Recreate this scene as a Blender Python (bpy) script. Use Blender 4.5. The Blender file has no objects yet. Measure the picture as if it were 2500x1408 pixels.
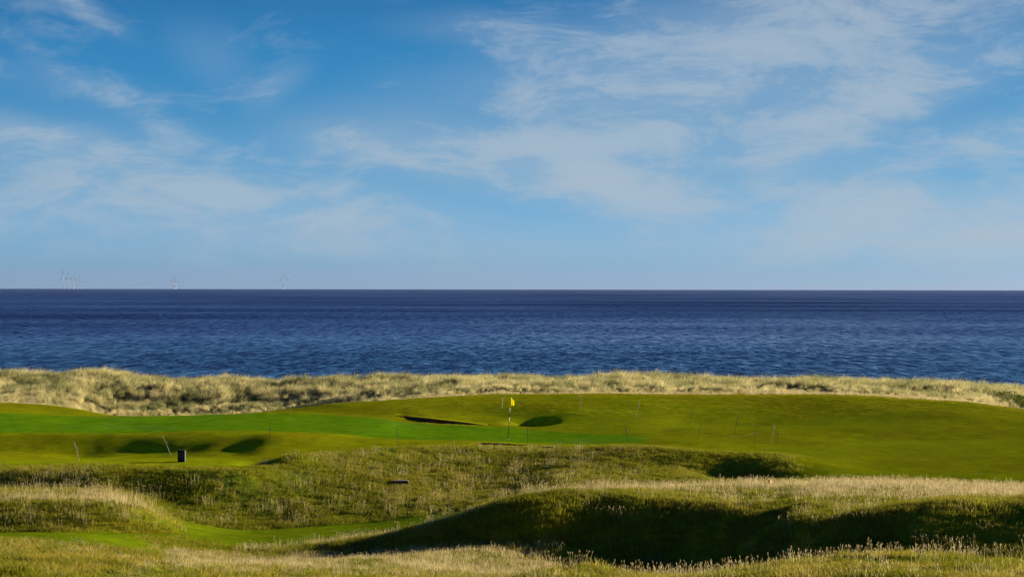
import bpy, bmesh, math, random
import numpy as np
from mathutils import Vector, Matrix

random.seed(7)
RNG = np.random.default_rng(11)
SC = bpy.context.scene
COL = SC.collection
R = math.radians

# ---------------------------------------------------------------- camera
CAM_H = 12.5            # metres above the sea
FPX = 2500 * 70 / 36    # focal length in photograph pixels
ROLL = 0.0016
cam = bpy.data.cameras.new('camera')
cam.lens = 70; cam.sensor_width = 36; cam.clip_start = 0.5; cam.clip_end = 90000
camo = bpy.data.objects.new('camera', cam); COL.objects.link(camo)
camo.location = (0, 0, CAM_H); camo.rotation_euler = (R(90), -ROLL, 0)
SC.camera = camo

# ---------------------------------------------------------------- light and sky
SUN_EL = 12.0           # degrees above the horizon
SUN_AZ = 30.0           # degrees beyond the picture plane, on the right
sd = Vector((math.cos(R(SUN_EL)) * math.cos(R(SUN_AZ)), math.cos(R(SUN_EL)) * math.sin(R(SUN_AZ)), math.sin(R(SUN_EL))))
sun = bpy.data.lights.new('sun', 'SUN'); sun.energy = 5.0; sun.angle = R(0.55); sun.color = (1.0, 0.88, 0.66)
suno = bpy.data.objects.new('sun', sun); COL.objects.link(suno)
suno.rotation_euler = (-sd).to_track_quat('-Z', 'Y').to_euler()
suno.location = (60, 60, 60)
SC.view_settings.view_transform = 'Standard'; SC.view_settings.look = 'None'
SC.view_settings.exposure = 2.05; SC.view_settings.gamma = 1.0
SC.view_settings.use_curve_mapping = False
SKY_STRENGTH = 0.05
SC.cycles.max_bounces = 4; SC.cycles.diffuse_bounces = 2; SC.cycles.glossy_bounces = 2; SC.cycles.transmission_bounces = 2; SC.cycles.volume_bounces = 0

class NT:
    """small helper round a node tree"""
    def __init__(s, tree): s.t = tree; s.n = tree.nodes; s.l = tree.links
    def node(s, typ, **kw):
        n = s.n.new(typ)
        for k, v in kw.items(): setattr(n, k, v)
        return n
    def link(s, a, b): s.l.new(a, b)
    def put(s, sock, v):
        if isinstance(v, bpy.types.NodeSocket): s.l.new(v, sock)
        elif v is not None: sock.default_value = v
    def math(s, op, a, b=None, c=None, clamp=False):
        n = s.node('ShaderNodeMath', operation=op); n.use_clamp = clamp
        for i, v in enumerate((a, b, c)):
            if v is not None: s.put(n.inputs[i], v)
        return n.outputs[0]
    def vmath(s, op, a, b=None):
        n = s.node('ShaderNodeVectorMath', operation=op)
        s.put(n.inputs[0], a)
        if b is not None: s.put(n.inputs[1], b)
        return n.outputs[1] if op in ('LENGTH', 'DOT_PRODUCT', 'DISTANCE') else n.outputs[0]
    def mix(s, fac, a, b, blend='MIX'):
        n = s.node('ShaderNodeMix', data_type='RGBA', blend_type=blend)
        s.put(n.inputs[0], fac); s.put(n.inputs[6], a); s.put(n.inputs[7], b)
        return n.outputs[2]
    def comb(s, x, y, z):
        n = s.node('ShaderNodeCombineXYZ')
        for i, v in enumerate((x, y, z)): s.put(n.inputs[i], v)
        return n.outputs[0]
    def sep(s, v):
        n = s.node('ShaderNodeSeparateXYZ'); s.put(n.inputs[0], v); return n.outputs
    def noise(s, vec, scale, detail=3.0, rough=0.5, dist=0.0, color=False):
        n = s.node('ShaderNodeTexNoise')
        s.put(n.inputs['Vector'], vec); n.inputs['Scale'].default_value = scale
        n.inputs['Detail'].default_value = detail; n.inputs['Roughness'].default_value = rough
        n.inputs['Distortion'].default_value = dist
        return n.outputs['Color' if color else 'Fac']
    def ramp(s, fac, stops, interp='LINEAR'):
        n = s.node('ShaderNodeValToRGB'); n.color_ramp.interpolation = interp
        e = n.color_ramp.elements
        while len(e) < len(stops): e.new(0.5)
        for i, (p, c) in enumerate(stops):
            e[i].position = p; e[i].color = tuple(c) + ((1,) if len(c) == 3 else ())
        s.put(n.inputs[0], fac); return n.outputs[0]
    def mrange(s, v, a, b, c=0.0, d=1.0, smooth=False):
        n = s.node('ShaderNodeMapRange'); n.interpolation_type = 'SMOOTHSTEP' if smooth else 'LINEAR'
        s.put(n.inputs[0], v)
        for i, x in enumerate((a, b, c, d)): n.inputs[i + 1].default_value = x
        return n.outputs[0]

def build_world():
    w = bpy.data.worlds.new('World'); SC.world = w; w.use_nodes = True
    w.node_tree.nodes.clear(); t = NT(w.node_tree)
    out = t.node('ShaderNodeOutputWorld'); bg = t.node('ShaderNodeBackground')
    bg.inputs['Strength'].default_value = SKY_STRENGTH
    t.link(bg.outputs[0], out.inputs[0])
    sky = t.node('ShaderNodeTexSky'); sky.sky_type = 'NISHITA'; sky.sun_disc = False
    sky.sun_elevation = R(SUN_EL); sky.sun_rotation = R(90 - SUN_AZ)
    sky.altitude = 10; sky.air_density = 1.0; sky.dust_density = 0.6; sky.ozone_density = 2.0
    d = t.node('ShaderNodeTexCoord').outputs['Generated']
    x, y, z = t.sep(d)
    az = t.math('MULTIPLY', t.math('ARCTAN2', x, y), 180 / math.pi)     # degrees right of straight ahead
    el = t.math('MULTIPLY', t.math('ARCSINE', z), 180 / math.pi)
    # clear autumn air: the blue deepens quickly above the horizon
    f = t.mrange(el, 0.0, 9.0)
    tint = t.ramp(f, [(0.0026, (0.225, 0.397, 0.945)), (0.0183, (0.201, 0.38, 0.954)), (0.0707, (0.15, 0.335, 0.825)), (0.1624, (0.121, 0.284, 0.712)), (0.3326, (0.082, 0.222, 0.498)), (0.5291, (0.046, 0.179, 0.38)), (0.7517, (0.029, 0.158, 0.324)), (0.8958, (0.026, 0.135, 0.276))])
    even = t.mrange(az, -13.0, 13.0, 1.10, 0.84)
    base = t.mix(1.0, t.vmath('MULTIPLY', sky.outputs[0], (1.74, 1.74, 1.74)), tint, 'MULTIPLY')
    base = t.mix(1.0, base, t.comb(even, even, even), 'MULTIPLY')
    # high cirrus
    def deg(px, py): return ((px - 1250) / FPX * 180 / math.pi, (704 - py) / FPX * 180 / math.pi)
    pv = t.comb(az, el, 0.0)
    warp = t.vmath('SUBTRACT', t.noise(pv, 0.16, 2, 0.45, color=True), (0.5, 0.5, 0.5))
    wsc = t.node('ShaderNodeVectorMath', operation='SCALE'); t.link(warp, wsc.inputs[0]); wsc.inputs['Scale'].default_value = 2.0
    pw = t.vmath('ADD', pv, wsc.outputs[0])
    banks = [(1250, 395, 380, 60, -9, .62), (1500, 330, 420, 100, -4, .42), (1900, 150, 430, 150, 14, .72), (2060, 290, 200, 70, 28, .70),
             (2080, 530, 170, 66, 10, 1.15), (2420, 560, 200, 100, 28, 1.05), (2380, 340, 300, 45, 14, .60), (1560, 500, 200, 60, -14, .62),
             (1250, 105, 200, 45, -6, .38), (60, 330, 220, 32, -10, .62), (300, 250, 200, 26, -22, .22), (150, 215, 200, 28, -5, .16), (690, 225, 34, 60, -60, .34),
             (520, 150, 90, 45, -30, .22), (520, 430, 520, 90, -8, .36), (450, 540, 700, 90, -5, .42), (1600, 610, 500, 45, 0, .26), (170, 20, 130, 24, -28, .45),
             (2000, 30, 500, 60, 3, .40), (1500, 200, 350, 60, 3, .30), (900, 370, 160, 36, -14, .35), (1880, 440, 90, 60, 40, .36), (2100, 615, 300, 34, 5, .45), (2350, 190, 220, 70, 22, .40)]
    tot = None
    for (px, py, sx, sy, ang, amp) in banks:
        a0, e0 = deg(px, py); k = 180 / math.pi / FPX
        mp = t.node('ShaderNodeMapping', vector_type='TEXTURE')
        t.link(pw, mp.inputs[0])
        mp.inputs['Location'].default_value = (a0, e0, 0); mp.inputs['Rotation'].default_value = (0, 0, R(ang))
        mp.inputs['Scale'].default_value = (sx * k, sy * k, 1)
        ln = t.vmath('LENGTH', mp.outputs[0])
        g = t.math('MULTIPLY', t.mrange(ln, 2.0, 0.0, 0, 1, True), amp)
        tot = g if tot is None else t.math('ADD', tot, g)
    # wisps drawn out by the wind, in two directions
    def wisp(ang, stretch, scale, detail, rough, dist, src=pw):
        mp = t.node('ShaderNodeMapping'); t.link(src, mp.inputs[0])
        mp.inputs['Rotation'].default_value = (0, 0, R(ang)); mp.inputs['Scale'].default_value = (1 / stretch, 1, 1)
        return t.noise(mp.outputs[0], scale, detail, rough, dist)
    w1 = wisp(-22, 3.6, 0.8, 10, 0.70, 0.5); w2 = wisp(26, 3.2, 0.9, 10, 0.70, 0.5)
    w3 = wisp(8, 1.8, 0.30, 4, 0.5, 0.2)
    wv = t.math('ADD', t.math('MULTIPLY', t.math('SUBTRACT', w1, 0.5), 1.9), t.math('ADD', t.math('MULTIPLY', t.math('SUBTRACT', w2, 0.5), 1.9), t.math('MULTIPLY', t.math('SUBTRACT', w3, 0.5), 0.8)))
    veil = t.math('MULTIPLY', tot, 0.42)
    wisps = t.math('MULTIPLY', t.mrange(t.math('ADD', wv, t.math('MULTIPLY', tot, 0.46)), 0.02, 0.78, 0, 1, True), t.math('ADD', 0.24, t.math('MULTIPLY', tot, 1.3)))
    dens2 = t.math('ADD', veil, t.math('MULTIPLY', wisps, 0.85))
    dens2 = t.math('SUBTRACT', 1.0, t.math('POWER', 2.718, t.math('MULTIPLY', dens2, -1.9)))
    low = t.mrange(el, 0.0, 1.6, 0.25, 1.0, True)
    dens2 = t.math('MULTIPLY', dens2, low)
    cc = t.mix(f, (2.10, 2.58, 2.95, 1), (1.80, 2.30, 2.85, 1))
    col = t.mix(t.math('MULTIPLY', dens2, 0.92), base, cc)
    t.link(col, bg.inputs[0])
build_world()

# ---------------------------------------------------------------- helpers
def tag(o, label=None, cat=None, group=None, kind=None):
    if label: o['label'] = label
    if cat: o['category'] = cat
    if group: o['group'] = group
    if kind: o['kind'] = kind
    return o

def mesh_obj(name, verts, faces, mat=None, parent=None, smooth=False, link=True):
    m = bpy.data.meshes.new(name)
    m.from_pydata([tuple(v) for v in verts], [], [tuple(f) for f in faces]); m.update()
    if smooth: m.polygons.foreach_set('use_smooth', [True] * len(m.polygons))
    o = bpy.data.objects.new(name, m)
    if mat: m.materials.append(mat)
    if link: COL.objects.link(o)
    if parent is not None: o.parent = parent
    return o

def bm_obj(name, bm, mat=None, parent=None, smooth=False):
    m = bpy.data.meshes.new(name); bm.to_mesh(m); bm.free()
    if smooth: m.polygons.foreach_set('use_smooth', [True] * len(m.polygons))
    o = bpy.data.objects.new(name, m); COL.objects.link(o)
    if mat: m.materials.append(mat)
    if parent is not None: o.parent = parent
    return o

def empty(name, loc):
    o = bpy.data.objects.new(name, None); COL.objects.link(o); o.location = loc
    o.empty_display_size = 0.3
    return o

def tube(pts, radii, n=8, caps=True):
    """verts, faces of a tube through pts"""
    V, F = [], []
    pts = [Vector(p) for p in pts]
    for i, p in enumerate(pts):
        a = pts[max(i - 1, 0)]; b = pts[min(i + 1, len(pts) - 1)]
        dr = (b - a).normalized()
        up = Vector((0, 0, 1)) if abs(dr.z) < 0.9 else Vector((1, 0, 0))
        s = dr.cross(up).normalized(); u = s.cross(dr)
        for k in range(n):
            an = 2 * math.pi * k / n
            V.append(p + (s * math.cos(an) + u * math.sin(an)) * radii[i])
    for i in range(len(pts) - 1):
        for k in range(n):
            F.append((i * n + k, i * n + (k + 1) % n, (i + 1) * n + (k + 1) % n, (i + 1) * n + k))
    if caps:
        F.append(tuple(range(n))[::-1]); F.append(tuple((len(pts) - 1) * n + k for k in range(n)))
    return V, F

def material(name):
    m = bpy.data.materials.new(name); m.use_nodes = True; m.node_tree.nodes.clear()
    t = NT(m.node_tree); out = t.node('ShaderNodeOutputMaterial')
    return m, t, out

def plain_mat(name, col, rough=0.6, var=0.25, scale=40, metallic=0.0, transl=0.0, spec=0.4):
    m, t, out = material(name)
    p = t.node('ShaderNodeBsdfPrincipled')
    tc = t.node('ShaderNodeTexCoord').outputs['Object']
    n = t.noise(tc, scale, 4, 0.6)
    c2 = tuple(max(0, c * (1 - var)) for c in col[:3]) + (1,); c1 = tuple(c * (1 + var) for c in col[:3]) + (1,)
    t.link(t.mix(n, c2, c1), p.inputs['Base Color'])
    t.link(t.mrange(n, 0, 1, rough - .1, min(rough + .1, 1)), p.inputs['Roughness'])
    p.inputs['Metallic'].default_value = metallic; p.inputs['Specular IOR Level'].default_value = spec
    if transl:
        tr = t.node('ShaderNodeBsdfTranslucent'); t.link(t.mix(n, c2, c1), tr.inputs[0])
        mx = t.node('ShaderNodeMixShader'); mx.inputs[0].default_value = transl
        t.link(p.outputs[0], mx.inputs[1]); t.link(tr.outputs[0], mx.inputs[2]); t.link(mx.outputs[0], out.inputs[0])
    else: t.link(p.outputs[0], out.inputs[0])
    return m

# ---------------------------------------------------------------- the lie of the land
def pchip(xs, ys, xq):
    xs = np.asarray(xs, float); ys = np.asarray(ys, float)
    h = np.diff(xs); dl = np.diff(ys) / h
    m = np.zeros_like(ys)
    for i in range(1, len(xs) - 1):
        if dl[i - 1] * dl[i] > 0:
            w1 = 2 * h[i] + h[i - 1]; w2 = h[i] + 2 * h[i - 1]
            m[i] = (w1 + w2) / (w1 / dl[i - 1] + w2 / dl[i])
    m[0], m[-1] = dl[0], dl[-1]
    xq = np.clip(xq, xs[0], xs[-1])
    i = np.clip(np.searchsorted(xs, xq) - 1, 0, len(xs) - 2)
    t = (xq - xs[i]) / h[i]
    return ((1 + 2 * t) * (1 - t) ** 2 * ys[i] + t * (1 - t) ** 2 * h[i] * m[i] + t * t * (3 - 2 * t) * ys[i + 1] + t * t * (t - 1) * h[i] * m[i + 1])

# contour lines of the course, near to far: (bearing, height as seen, distance in metres)
LINES = [
 [(0,1362,42),(200,1368,42),(400,1390,42),(550,1410,42),(700,1425,42),(900,1432,42),(1200,1428,42),(1400,1402,41),(1520,1414,42),(1700,1407,42),(1850,1390,42),(2000,1366,42),(2150,1354,42),(2300,1360,42),(2500,1372,42)],
 [(0,1322,51),(200,1330,50),(400,1362,49),(550,1384,48),(700,1384,50),(900,1374,52),(1100,1368,53.5),(1240,1372,54.6),(1400,1392,55.6),(1600,1410,56.2),(1750,1422,55.6),(1900,1430,51),(2050,1430,47.5),(2250,1428,47),(2500,1420,46.5)],
 [(0,1308,56),(200,1312,55.5),(400,1342,56.5),(600,1358,58),(779,1350,57.9),(933,1345,57.5),(1086,1337,57.2),(1240,1332,57.1),(1330,1331,57.2),(1400,1333,57.5),(1600,1340,58),(1750,1345,57.5),(1900,1348,53.5),(2050,1346,50),(2250,1342,49.3),(2500,1340,49)],
 [(0,1302,59.5),(200,1304,59.5),(400,1328,59),(600,1353,58.5),(779,1338,58.5),(933,1317,58.3),(1086,1280,58.2),(1240,1234,58.2),(1330,1222,58.3),(1400,1234,58.6),(1500,1248,58.7),(1600,1258,58.8),(1750,1272,58.5),(1880,1290,56),(2000,1268,53.5),(2100,1250,52.8),(2300,1230,52),(2500,1222,52)],
 [(0,1299,62),(200,1300,62),(400,1306,63),(600,1328,62),(779,1320,62),(933,1304,61.5),(1086,1275,60.5),(1240,1226,59.7),(1330,1211,59.3),(1400,1206,59.4),(1500,1208,59.5),(1600,1214,59.6),(1800,1232,59.4),(1900,1240,58.5),(2000,1237,57),(2100,1238,56.5),(2300,1228,56),(2500,1222,56)],
 [(0,1222,65.4),(200,1226,65.4),(300,1233,65.8),(380,1258,66.5),(450,1290,67),(600,1310,66),(779,1304,66),(933,1290,66),(1086,1268,65),(1240,1222,61.7),(1330,1208,61),(1400,1200,61.5),(1500,1196,63),(1700,1195,64.5),(1900,1190,66),(2200,1187,67),(2500,1196,68)],
 [(0,1198,70),(200,1199,70),(300,1212,70),(450,1275,70.5),(600,1296,71),(779,1286,71.5),(933,1274,72),(1086,1254,72),(1240,1236,71.5),(1400,1215,71.5),(1600,1200,73),(1800,1185,74),(1900,1172,75),(2200,1175,76),(2500,1185,76)],
 [(0,1193,72.8),(200,1192,72.8),(300,1200,72.8),(450,1235,73),(600,1240,74),(779,1230,75),(933,1215,76),(1086,1205,77),(1240,1190,78),(1400,1152,79.6),(1600,1142,81),(1800,1150,80),(1900,1150,80),(2000,1155,80),(2200,1140,83),(2500,1150,82)],
 [(0,1145,74.3),(200,1146,74.5),(400,1146,75),(560,1148,75.5),(640,1140,77),(720,1118,80),(779,1112,82),(856,1103,84),(933,1096,85.5),(1086,1092,87),(1240,1092,87),(1400,1092,86.5),(1500,1091,85),(1600,1093,84.5),(1700,1100,83.5),(1800,1107,83),(1900,1112,83.5),(2000,1118,84.5),(2200,1115,88),(2500,1120,87)],
 [(0,1127,79),(200,1127,79.5),(400,1127,79),(560,1130,79),(640,1128,80),(720,1108,83.5),(779,1100,85.5),(933,1090,88),(1086,1087,89),(1240,1088,89.5),(1400,1088,89),(1600,1088,88),(1800,1098,87),(2000,1108,88),(2200,1105,90),(2500,1110,90)],
 [(0,1107,92.6),(200,1109,93),(300,1108,92.6),(450,1107,89.6),(560,1107,87.2),(640,1094,87),(720,1082,89.5),(779,1083,89.5),(933,1080,90.5),(1086,1081,91),(1240,1085,91),(1400,1086,91),(1600,1084,90.5),(1800,1092,90),(2000,1100,90.5),(2200,1100,91.5),(2500,1103,91.5)],
 [(0,1057,97.5),(300,1057,97),(600,1050,97),(700,1053,96),(856,1061,95),(969,1071,94),(1112,1075,93.5),(1240,1081,93),(1400,1083,92.5),(1584,1079,92.8),(1800,1080,94),(2200,1085,95),(2500,1090,95)],
 [(0,1006,114),(307,1015,113),(640,1010,114),(754,1012,113),(856,1015,112),(933,1019,110.5),(984,1029,109),(1112,1039,107),(1240,1043,106),(1302,1051,104.5),(1430,1057,102),(1558,1062,100),(1700,1042,106),(1900,1040,107),(2200,1035,107),(2500,1045,107)],
 [(0,985,124),(100,990,122),(200,1001,118),(307,1016,115.5),(450,1014,116),(600,1009,117),(728,1001,117),(792,992,117.5),(856,985,118),(933,981,119),(984,978,120),(1112,971,122),(1240,966,124),(1500,966,124),(1800,968,124),(2000,966,124),(2200,975,122),(2350,985,120),(2500,1005,118)],
 [(0,984,130),(100,990,131),(200,1010,133),(307,1030,135),(600,1022,135),(792,1005,135),(933,985,133),(1112,965,131),(1240,960,131),(1500,961,131),(1800,961,131),(2000,962,131),(2200,968,131),(2350,980,131),(2500,1004,131)],
 [(0,930,153),(200,926,153),(400,938,154),(600,943,155),(800,941,155),(930,934,155),(1000,936,155),(1240,933,153),(1500,931,153),(1800,941,153),(2100,938,152),(2300,944,151),(2400,955,150),(2500,965,150)],
]
US = np.unique(np.concatenate([np.arange(-3600, -300, 60), np.arange(-300, 2805, 5), np.arange(2805, 6100, 60)])).astype(float)
DS = np.unique(np.concatenate([np.arange(2, 32, 1.0), np.arange(32, 50, 0.3), np.arange(50, 100, 0.22), np.arange(100, 160, 0.3), np.arange(160, 262, 2.0)]))
NU, ND = len(US), len(DS)

def hash2(i, j, s):
    with np.errstate(over='ignore'):
        h = (i.astype(np.int64) * 374761393 + j.astype(np.int64) * 668265263 + s * 974634777) & 0x7fffffff
        h = ((h ^ (h >> 13)) * 1274126177) & 0x7fffffff
        h = h ^ (h >> 16)
    return (h & 0xffff) / 65535.0
def vnoise(x, y, s=0):
    i = np.floor(x); j = np.floor(y); fx = x - i; fy = y - j
    fx = fx * fx * fx * (fx * (fx * 6 - 15) + 10); fy = fy * fy * fy * (fy * (fy * 6 - 15) + 10)
    a = hash2(i, j, s); b = hash2(i + 1, j, s); c = hash2(i, j + 1, s); d = hash2(i + 1, j + 1, s)
    return (a + (b - a) * fx) * (1 - fy) + (c + (d - c) * fx) * fy
def fbm(x, y, s=0, octv=4, g=0.5):
    t = 0; a = 1; n = 0
    for k in range(octv):
        t = t + a * vnoise(x * 2 ** k + 17.3 * k, y * 2 ** k - 9.1 * k, s + k); n += a; a *= g
    return t / n * 2 - 1
def sstep(a, b, x):
    t = np.clip((x - a) / (b - a), 0, 1); return t * t * (3 - 2 * t)

Zg = np.zeros((NU, ND)); Kg = np.zeros((NU, ND))
drop_lines = []
for L in LINES:
    u, v, d = zip(*L)
    vv = pchip(u, v, US) - ROLL * (np.clip(US, 0, 2500) - 1250)
    dd = pchip(u, d, US)
    drop_lines.append((dd, (vv - 704) * dd / FPX))
for i in range(NU):
    ds = [2, 15, 30] + [a[i] for a, b in drop_lines] + [175, 215, 262]
    hs = [1.7, 3.3, 4.9] + [b[i] for a, b in drop_lines] + [9.6, 13.6, 15.0]
    Zg[i] = CAM_H - pchip(ds, hs, DS)
    Kg[i] = np.interp(DS, ds, np.arange(len(ds)))
# soften kinks from bearing to bearing
inn = (US > -300) & (US < 2800)
for _ in range(14):
    Zi = Zg.copy(); Zi[1:-1] = 0.25 * Zg[:-2] + 0.5 * Zg[1:-1] + 0.25 * Zg[2:]
    Zg[inn] = Zi[inn]
UU = np.repeat(US[:, None], ND, 1); DD = np.repeat(DS[None, :], NU, 0)
XX = (UU - 1250) / FPX * DD; YY = DD

def mound(u, d, rx, ry, h, rot=0.0, p=1.0):
    x0 = (u - 1250) / FPX * d
    c, s = math.cos(rot), math.sin(rot)
    a = ((XX - x0) * c + (YY - d) * s) / rx; b = (-(XX - x0) * s + (YY - d) * c) / ry
    return h * np.exp(-(a * a + b * b) ** p)
# hollows and humps between the ridges
Zg += mound(1298, 109.6, 1.05, 1.7, -0.85, 0.0, 1.2)
Zg += mound(1410, 113, 2.2, 3.0, 0.12)
Zg += mound(1205, 114.5, 2.4, 2.5, -0.20)
Zg += mound(205, 92.0, 1.2, 1.5, -0.16)
Zg += mound(690, 91.5, 2.2, 2.6, 0.14)
Zg += mound(565, 89.0, 1.1, 1.2, -0.09, 0.4)
Zg += mound(640, 79.0, 0.8, 1.0, -0.40, 0.2, 1.3)
Zg += mound(735, 80.0, 1.0, 1.5, 0.15)
Zg += mound(1825, 79.5, 1.5, 2.6, -0.80, 0.3, 1.2)
Zg += mound(1990, 81.0, 2.4, 2.2, 0.22)
Zg += mound(1690, 92.0, 1.8, 1.6, 0.14)
Zg += mound(1460, 41.0, 0.8, 1.0, 0.25)
Zg += mound(2200, 100.0, 6.0, 3.0, -0.15)
Zg += mound(1750, 109.0, 4.0, 2.5, -0.18)
Zg += mound(2350, 112.0, 5.0, 3.0, 0.15)
# relief noise: hummocky rough, smooth greens, knobbly dunes
mown = sstep(11.0, 11.6, Kg) * (1 - sstep(16.2, 16.9, Kg))
mown = np.maximum(mown, sstep(1850, 2000, UU) * sstep(8.8, 9.3, Kg) * (1 - sstep(16.2, 16.9, Kg)))
swx = sstep(330, 480, UU)
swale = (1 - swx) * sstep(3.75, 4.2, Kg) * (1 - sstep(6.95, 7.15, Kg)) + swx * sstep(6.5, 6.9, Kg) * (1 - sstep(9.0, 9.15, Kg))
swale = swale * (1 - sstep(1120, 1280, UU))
mown = np.maximum(mown, swale)
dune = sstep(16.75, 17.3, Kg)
rough = np.clip(1 - mown - dune, 0, 1)
Zg += rough * (0.05 * fbm(XX / 2.2, YY / 2.2, 3, 3) + (0.022 + 0.05 * (1 - sstep(3.3, 3.9, Kg))) * fbm(XX / 0.55, YY / 0.55, 9, 2))
Zg += mown * (0.10 * fbm(XX / 6, YY / 7, 5, 3) + 0.012 * fbm(XX / 0.8, YY / 0.8, 15, 2))
Zg += dune * (0.42 * fbm(XX / 4.5, YY / 4.5, 21, 3) + 0.08 * fbm(XX / 0.8, YY / 0.8, 25, 2)) * (1 - sstep(160, 190, DD) * 0.5)

bowl_m = sstep(1080, 1250, UU) * sstep(4.2, 4.8, Kg) * (1 - sstep(7.4, 7.9, Kg))
Zg += bowl_m * (0.09 * fbm(XX / 1.3, YY / 1.3, 43, 2) + 0.05 * fbm(XX / 0.5, YY / 0.5, 45, 2))
# two pot bunkers: footprints sunk into the turf
BUNKERS = []
def px_d(u, v):
    """distance at which the line of sight through (u, v) first meets the ground"""
    i = np.interp(u, US, np.arange(NU)); i0 = int(i); f = i - i0
    z = Zg[i0] * (1 - f) + Zg[min(i0 + 1, NU - 1)] * f
    vp = 704 + ROLL * (u - 1250) + FPX * (CAM_H - z) / DS
    ok = np.where((vp <= v) & (DS > 30))[0]
    return float(DS[ok[0]]) if len(ok) else 120.0
def zat(x, y):
    x = np.asarray(x, float); y = np.asarray(y, float)
    u = x / y * FPX + 1250
    a = np.interp(u, US, np.arange(NU)); b = np.interp(y, DS, np.arange(ND))
    i = np.clip(a.astype(int), 0, NU - 2); j = np.clip(b.astype(int), 0, ND - 2); fa = a - i; fb = b - j
    return (Zg[i, j] * (1 - fa) + Zg[i + 1, j] * fa) * (1 - fb) + (Zg[i, j + 1] * (1 - fa) + Zg[i + 1, j + 1] * fa) * fb
def kat(x, y, G):
    u = x / y * FPX + 1250
    a = np.interp(u, US, np.arange(NU)); b = np.interp(y, DS, np.arange(ND))
    i = np.clip(np.round(a).astype(int), 0, NU - 1); j = np.clip(np.round(b).astype(int), 0, ND - 1)
    return G[i, j]
def ground(u, v):
    d = px_d(u, v); x = (u - 1250) / FPX * d
    return Vector((x, d, float(zat(x, d))))

def sink_bunker(front, top, fall):
    """front and top: near lip and top of the far wall as (bearing, height as seen), left to right"""
    global Zg
    us = np.array([p[0] for p in front], float); df = np.array([px_d(*p) for p in front])
    t = (us - us[0]) / (us[-1] - us[0]); ins = np.clip(4 * t * (1 - t), 0, 1) ** 0.5
    dw = df + 0.65 + 0.9 * ins
    zt = CAM_H - (np.array([p[1] for p in top]) - 704 - ROLL * (us - 1250)) * dw / FPX
    lx = (us - 1250) / FPX * dw
    m = (UU > us[0]) & (UU < us[-1])
    F0 = np.interp(UU, us, df); W0 = np.interp(UU, us, dw); T0 = np.interp(UU, us, zt); I0 = np.interp(UU, us, ins) * m
    zf = np.zeros(NU)
    for a in range(NU):
        zf[a] = np.interp(W0[a, 0], DS, Zg[a])
    lift_ = np.maximum(T0[:, :1] - zf[:, None], 0) * m[:, :1]
    lift_ = np.convolve(lift_[:, 0], np.ones(9) / 9, 'same')[:, None] * np.ones((1, ND))
    behind = (YY >= W0 - 0.1)
    Zn = Zg + np.where(behind, lift_ * np.exp(-(np.maximum(YY - W0 - 0.6, 0) / 2.2) ** 2), 0)
    pit = sstep(0.0, 0.8, YY - F0) * (YY < W0 - 0.1) * np.clip(I0 * 3, 0, 1) * m
    Zg = Zn - np.where(YY < W0 - 0.1, pit * fall, 0)
    BUNKERS.append((lx, dw, zt))
sink_bunker([(962, 1014.5), (985, 1019), (1020, 1028), (1060, 1033), (1100, 1035), (1150, 1037), (1195, 1038.5)],
            [(962, 1013.5), (985, 1014.5), (1020, 1017), (1060, 1021), (1100, 1025.5), (1150, 1031.5), (1195, 1038)], 0.9)
sink_bunker([(1152, 1086), (1175, 1086), (1200, 1086.3), (1240, 1086.8), (1270, 1087.2), (1308, 1088)],
            [(1152, 1085), (1175, 1079.5), (1200, 1079), (1240, 1081), (1270, 1083.5), (1308, 1087.5)], 0.8)

# ---------------------------------------------------------------- ground sheet
GREEN = np.array([0.098, 0.200, 0.003]); LIME = np.array([0.205, 0.235, 0.002]); OLIVE = np.array([0.195, 0.205, 0.002])
BROWN = np.array([0.175, 0.125, 0.005]); ROUGH = np.array([0.150, 0.158, 0.007]); MOSS = np.array([0.085, 0.115, 0.009])
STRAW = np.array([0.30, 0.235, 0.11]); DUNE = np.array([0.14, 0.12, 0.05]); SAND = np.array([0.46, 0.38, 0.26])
def lerp(a, b, w): return a * (1 - w[..., None]) + b * w[..., None]

n1 = fbm(XX / 6, YY / 9, 31, 4) ; n2 = fbm(XX / 1.6, YY / 2.2, 37, 4); n3 = fbm(XX / 0.5, YY / 0.8, 41, 3)
C = np.zeros((NU, ND, 3)) + ROUGH
C = lerp(C, MOSS, sstep(-0.1, 0.5, n2 + 0.3 * n1)); C = lerp(C, BROWN, sstep(0.1, 0.6, -n2 + 0.4 * n3) * 0.8)
# mown ground: olive turf, browner on the crowns, brighter lime where it is cut short
T = np.zeros_like(C) + OLIVE
T = lerp(T, BROWN, sstep(0.0, 0.6, n1 * 0.6 + 0.7 * n2) * 0.40); T = lerp(T, LIME, sstep(-0.1, 0.5, -n1 + 0.4 * n2) * 0.8)
lime = sstep(10.95, 11.1, Kg) * (1 - sstep(12.2, 12.6, Kg)) * (1 - sstep(590, 660, UU))
lime = np.maximum(lime, 0.6 * sstep(11.6, 12.0, Kg) * (1 - sstep(13.9, 14.0, Kg)) * sstep(700, 900, UU))
lime = np.maximum(lime, sstep(1860, 1950, UU) * sstep(8.8, 9.2, Kg) * (1 - sstep(9.6, 10.0, Kg)) * 0.8)
lime = np.maximum(lime, 0.7 * sstep(1900, 2100, UU) * sstep(11.5, 12.2, Kg) * (1 - sstep(14.0, 14.8, Kg)))
lime = np.maximum(lime, swale)
T = lerp(T, LIME, np.clip(lime + 0.2 * n3 * (lime > 0), 0, 1))
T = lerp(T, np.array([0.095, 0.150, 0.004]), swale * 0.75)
gmask = sstep(13.98, 14.05, Kg) * (1 - sstep(14.92, 15.02, Kg)) * (1 - sstep(1540, 1600, UU + 12 * n2))
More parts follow.
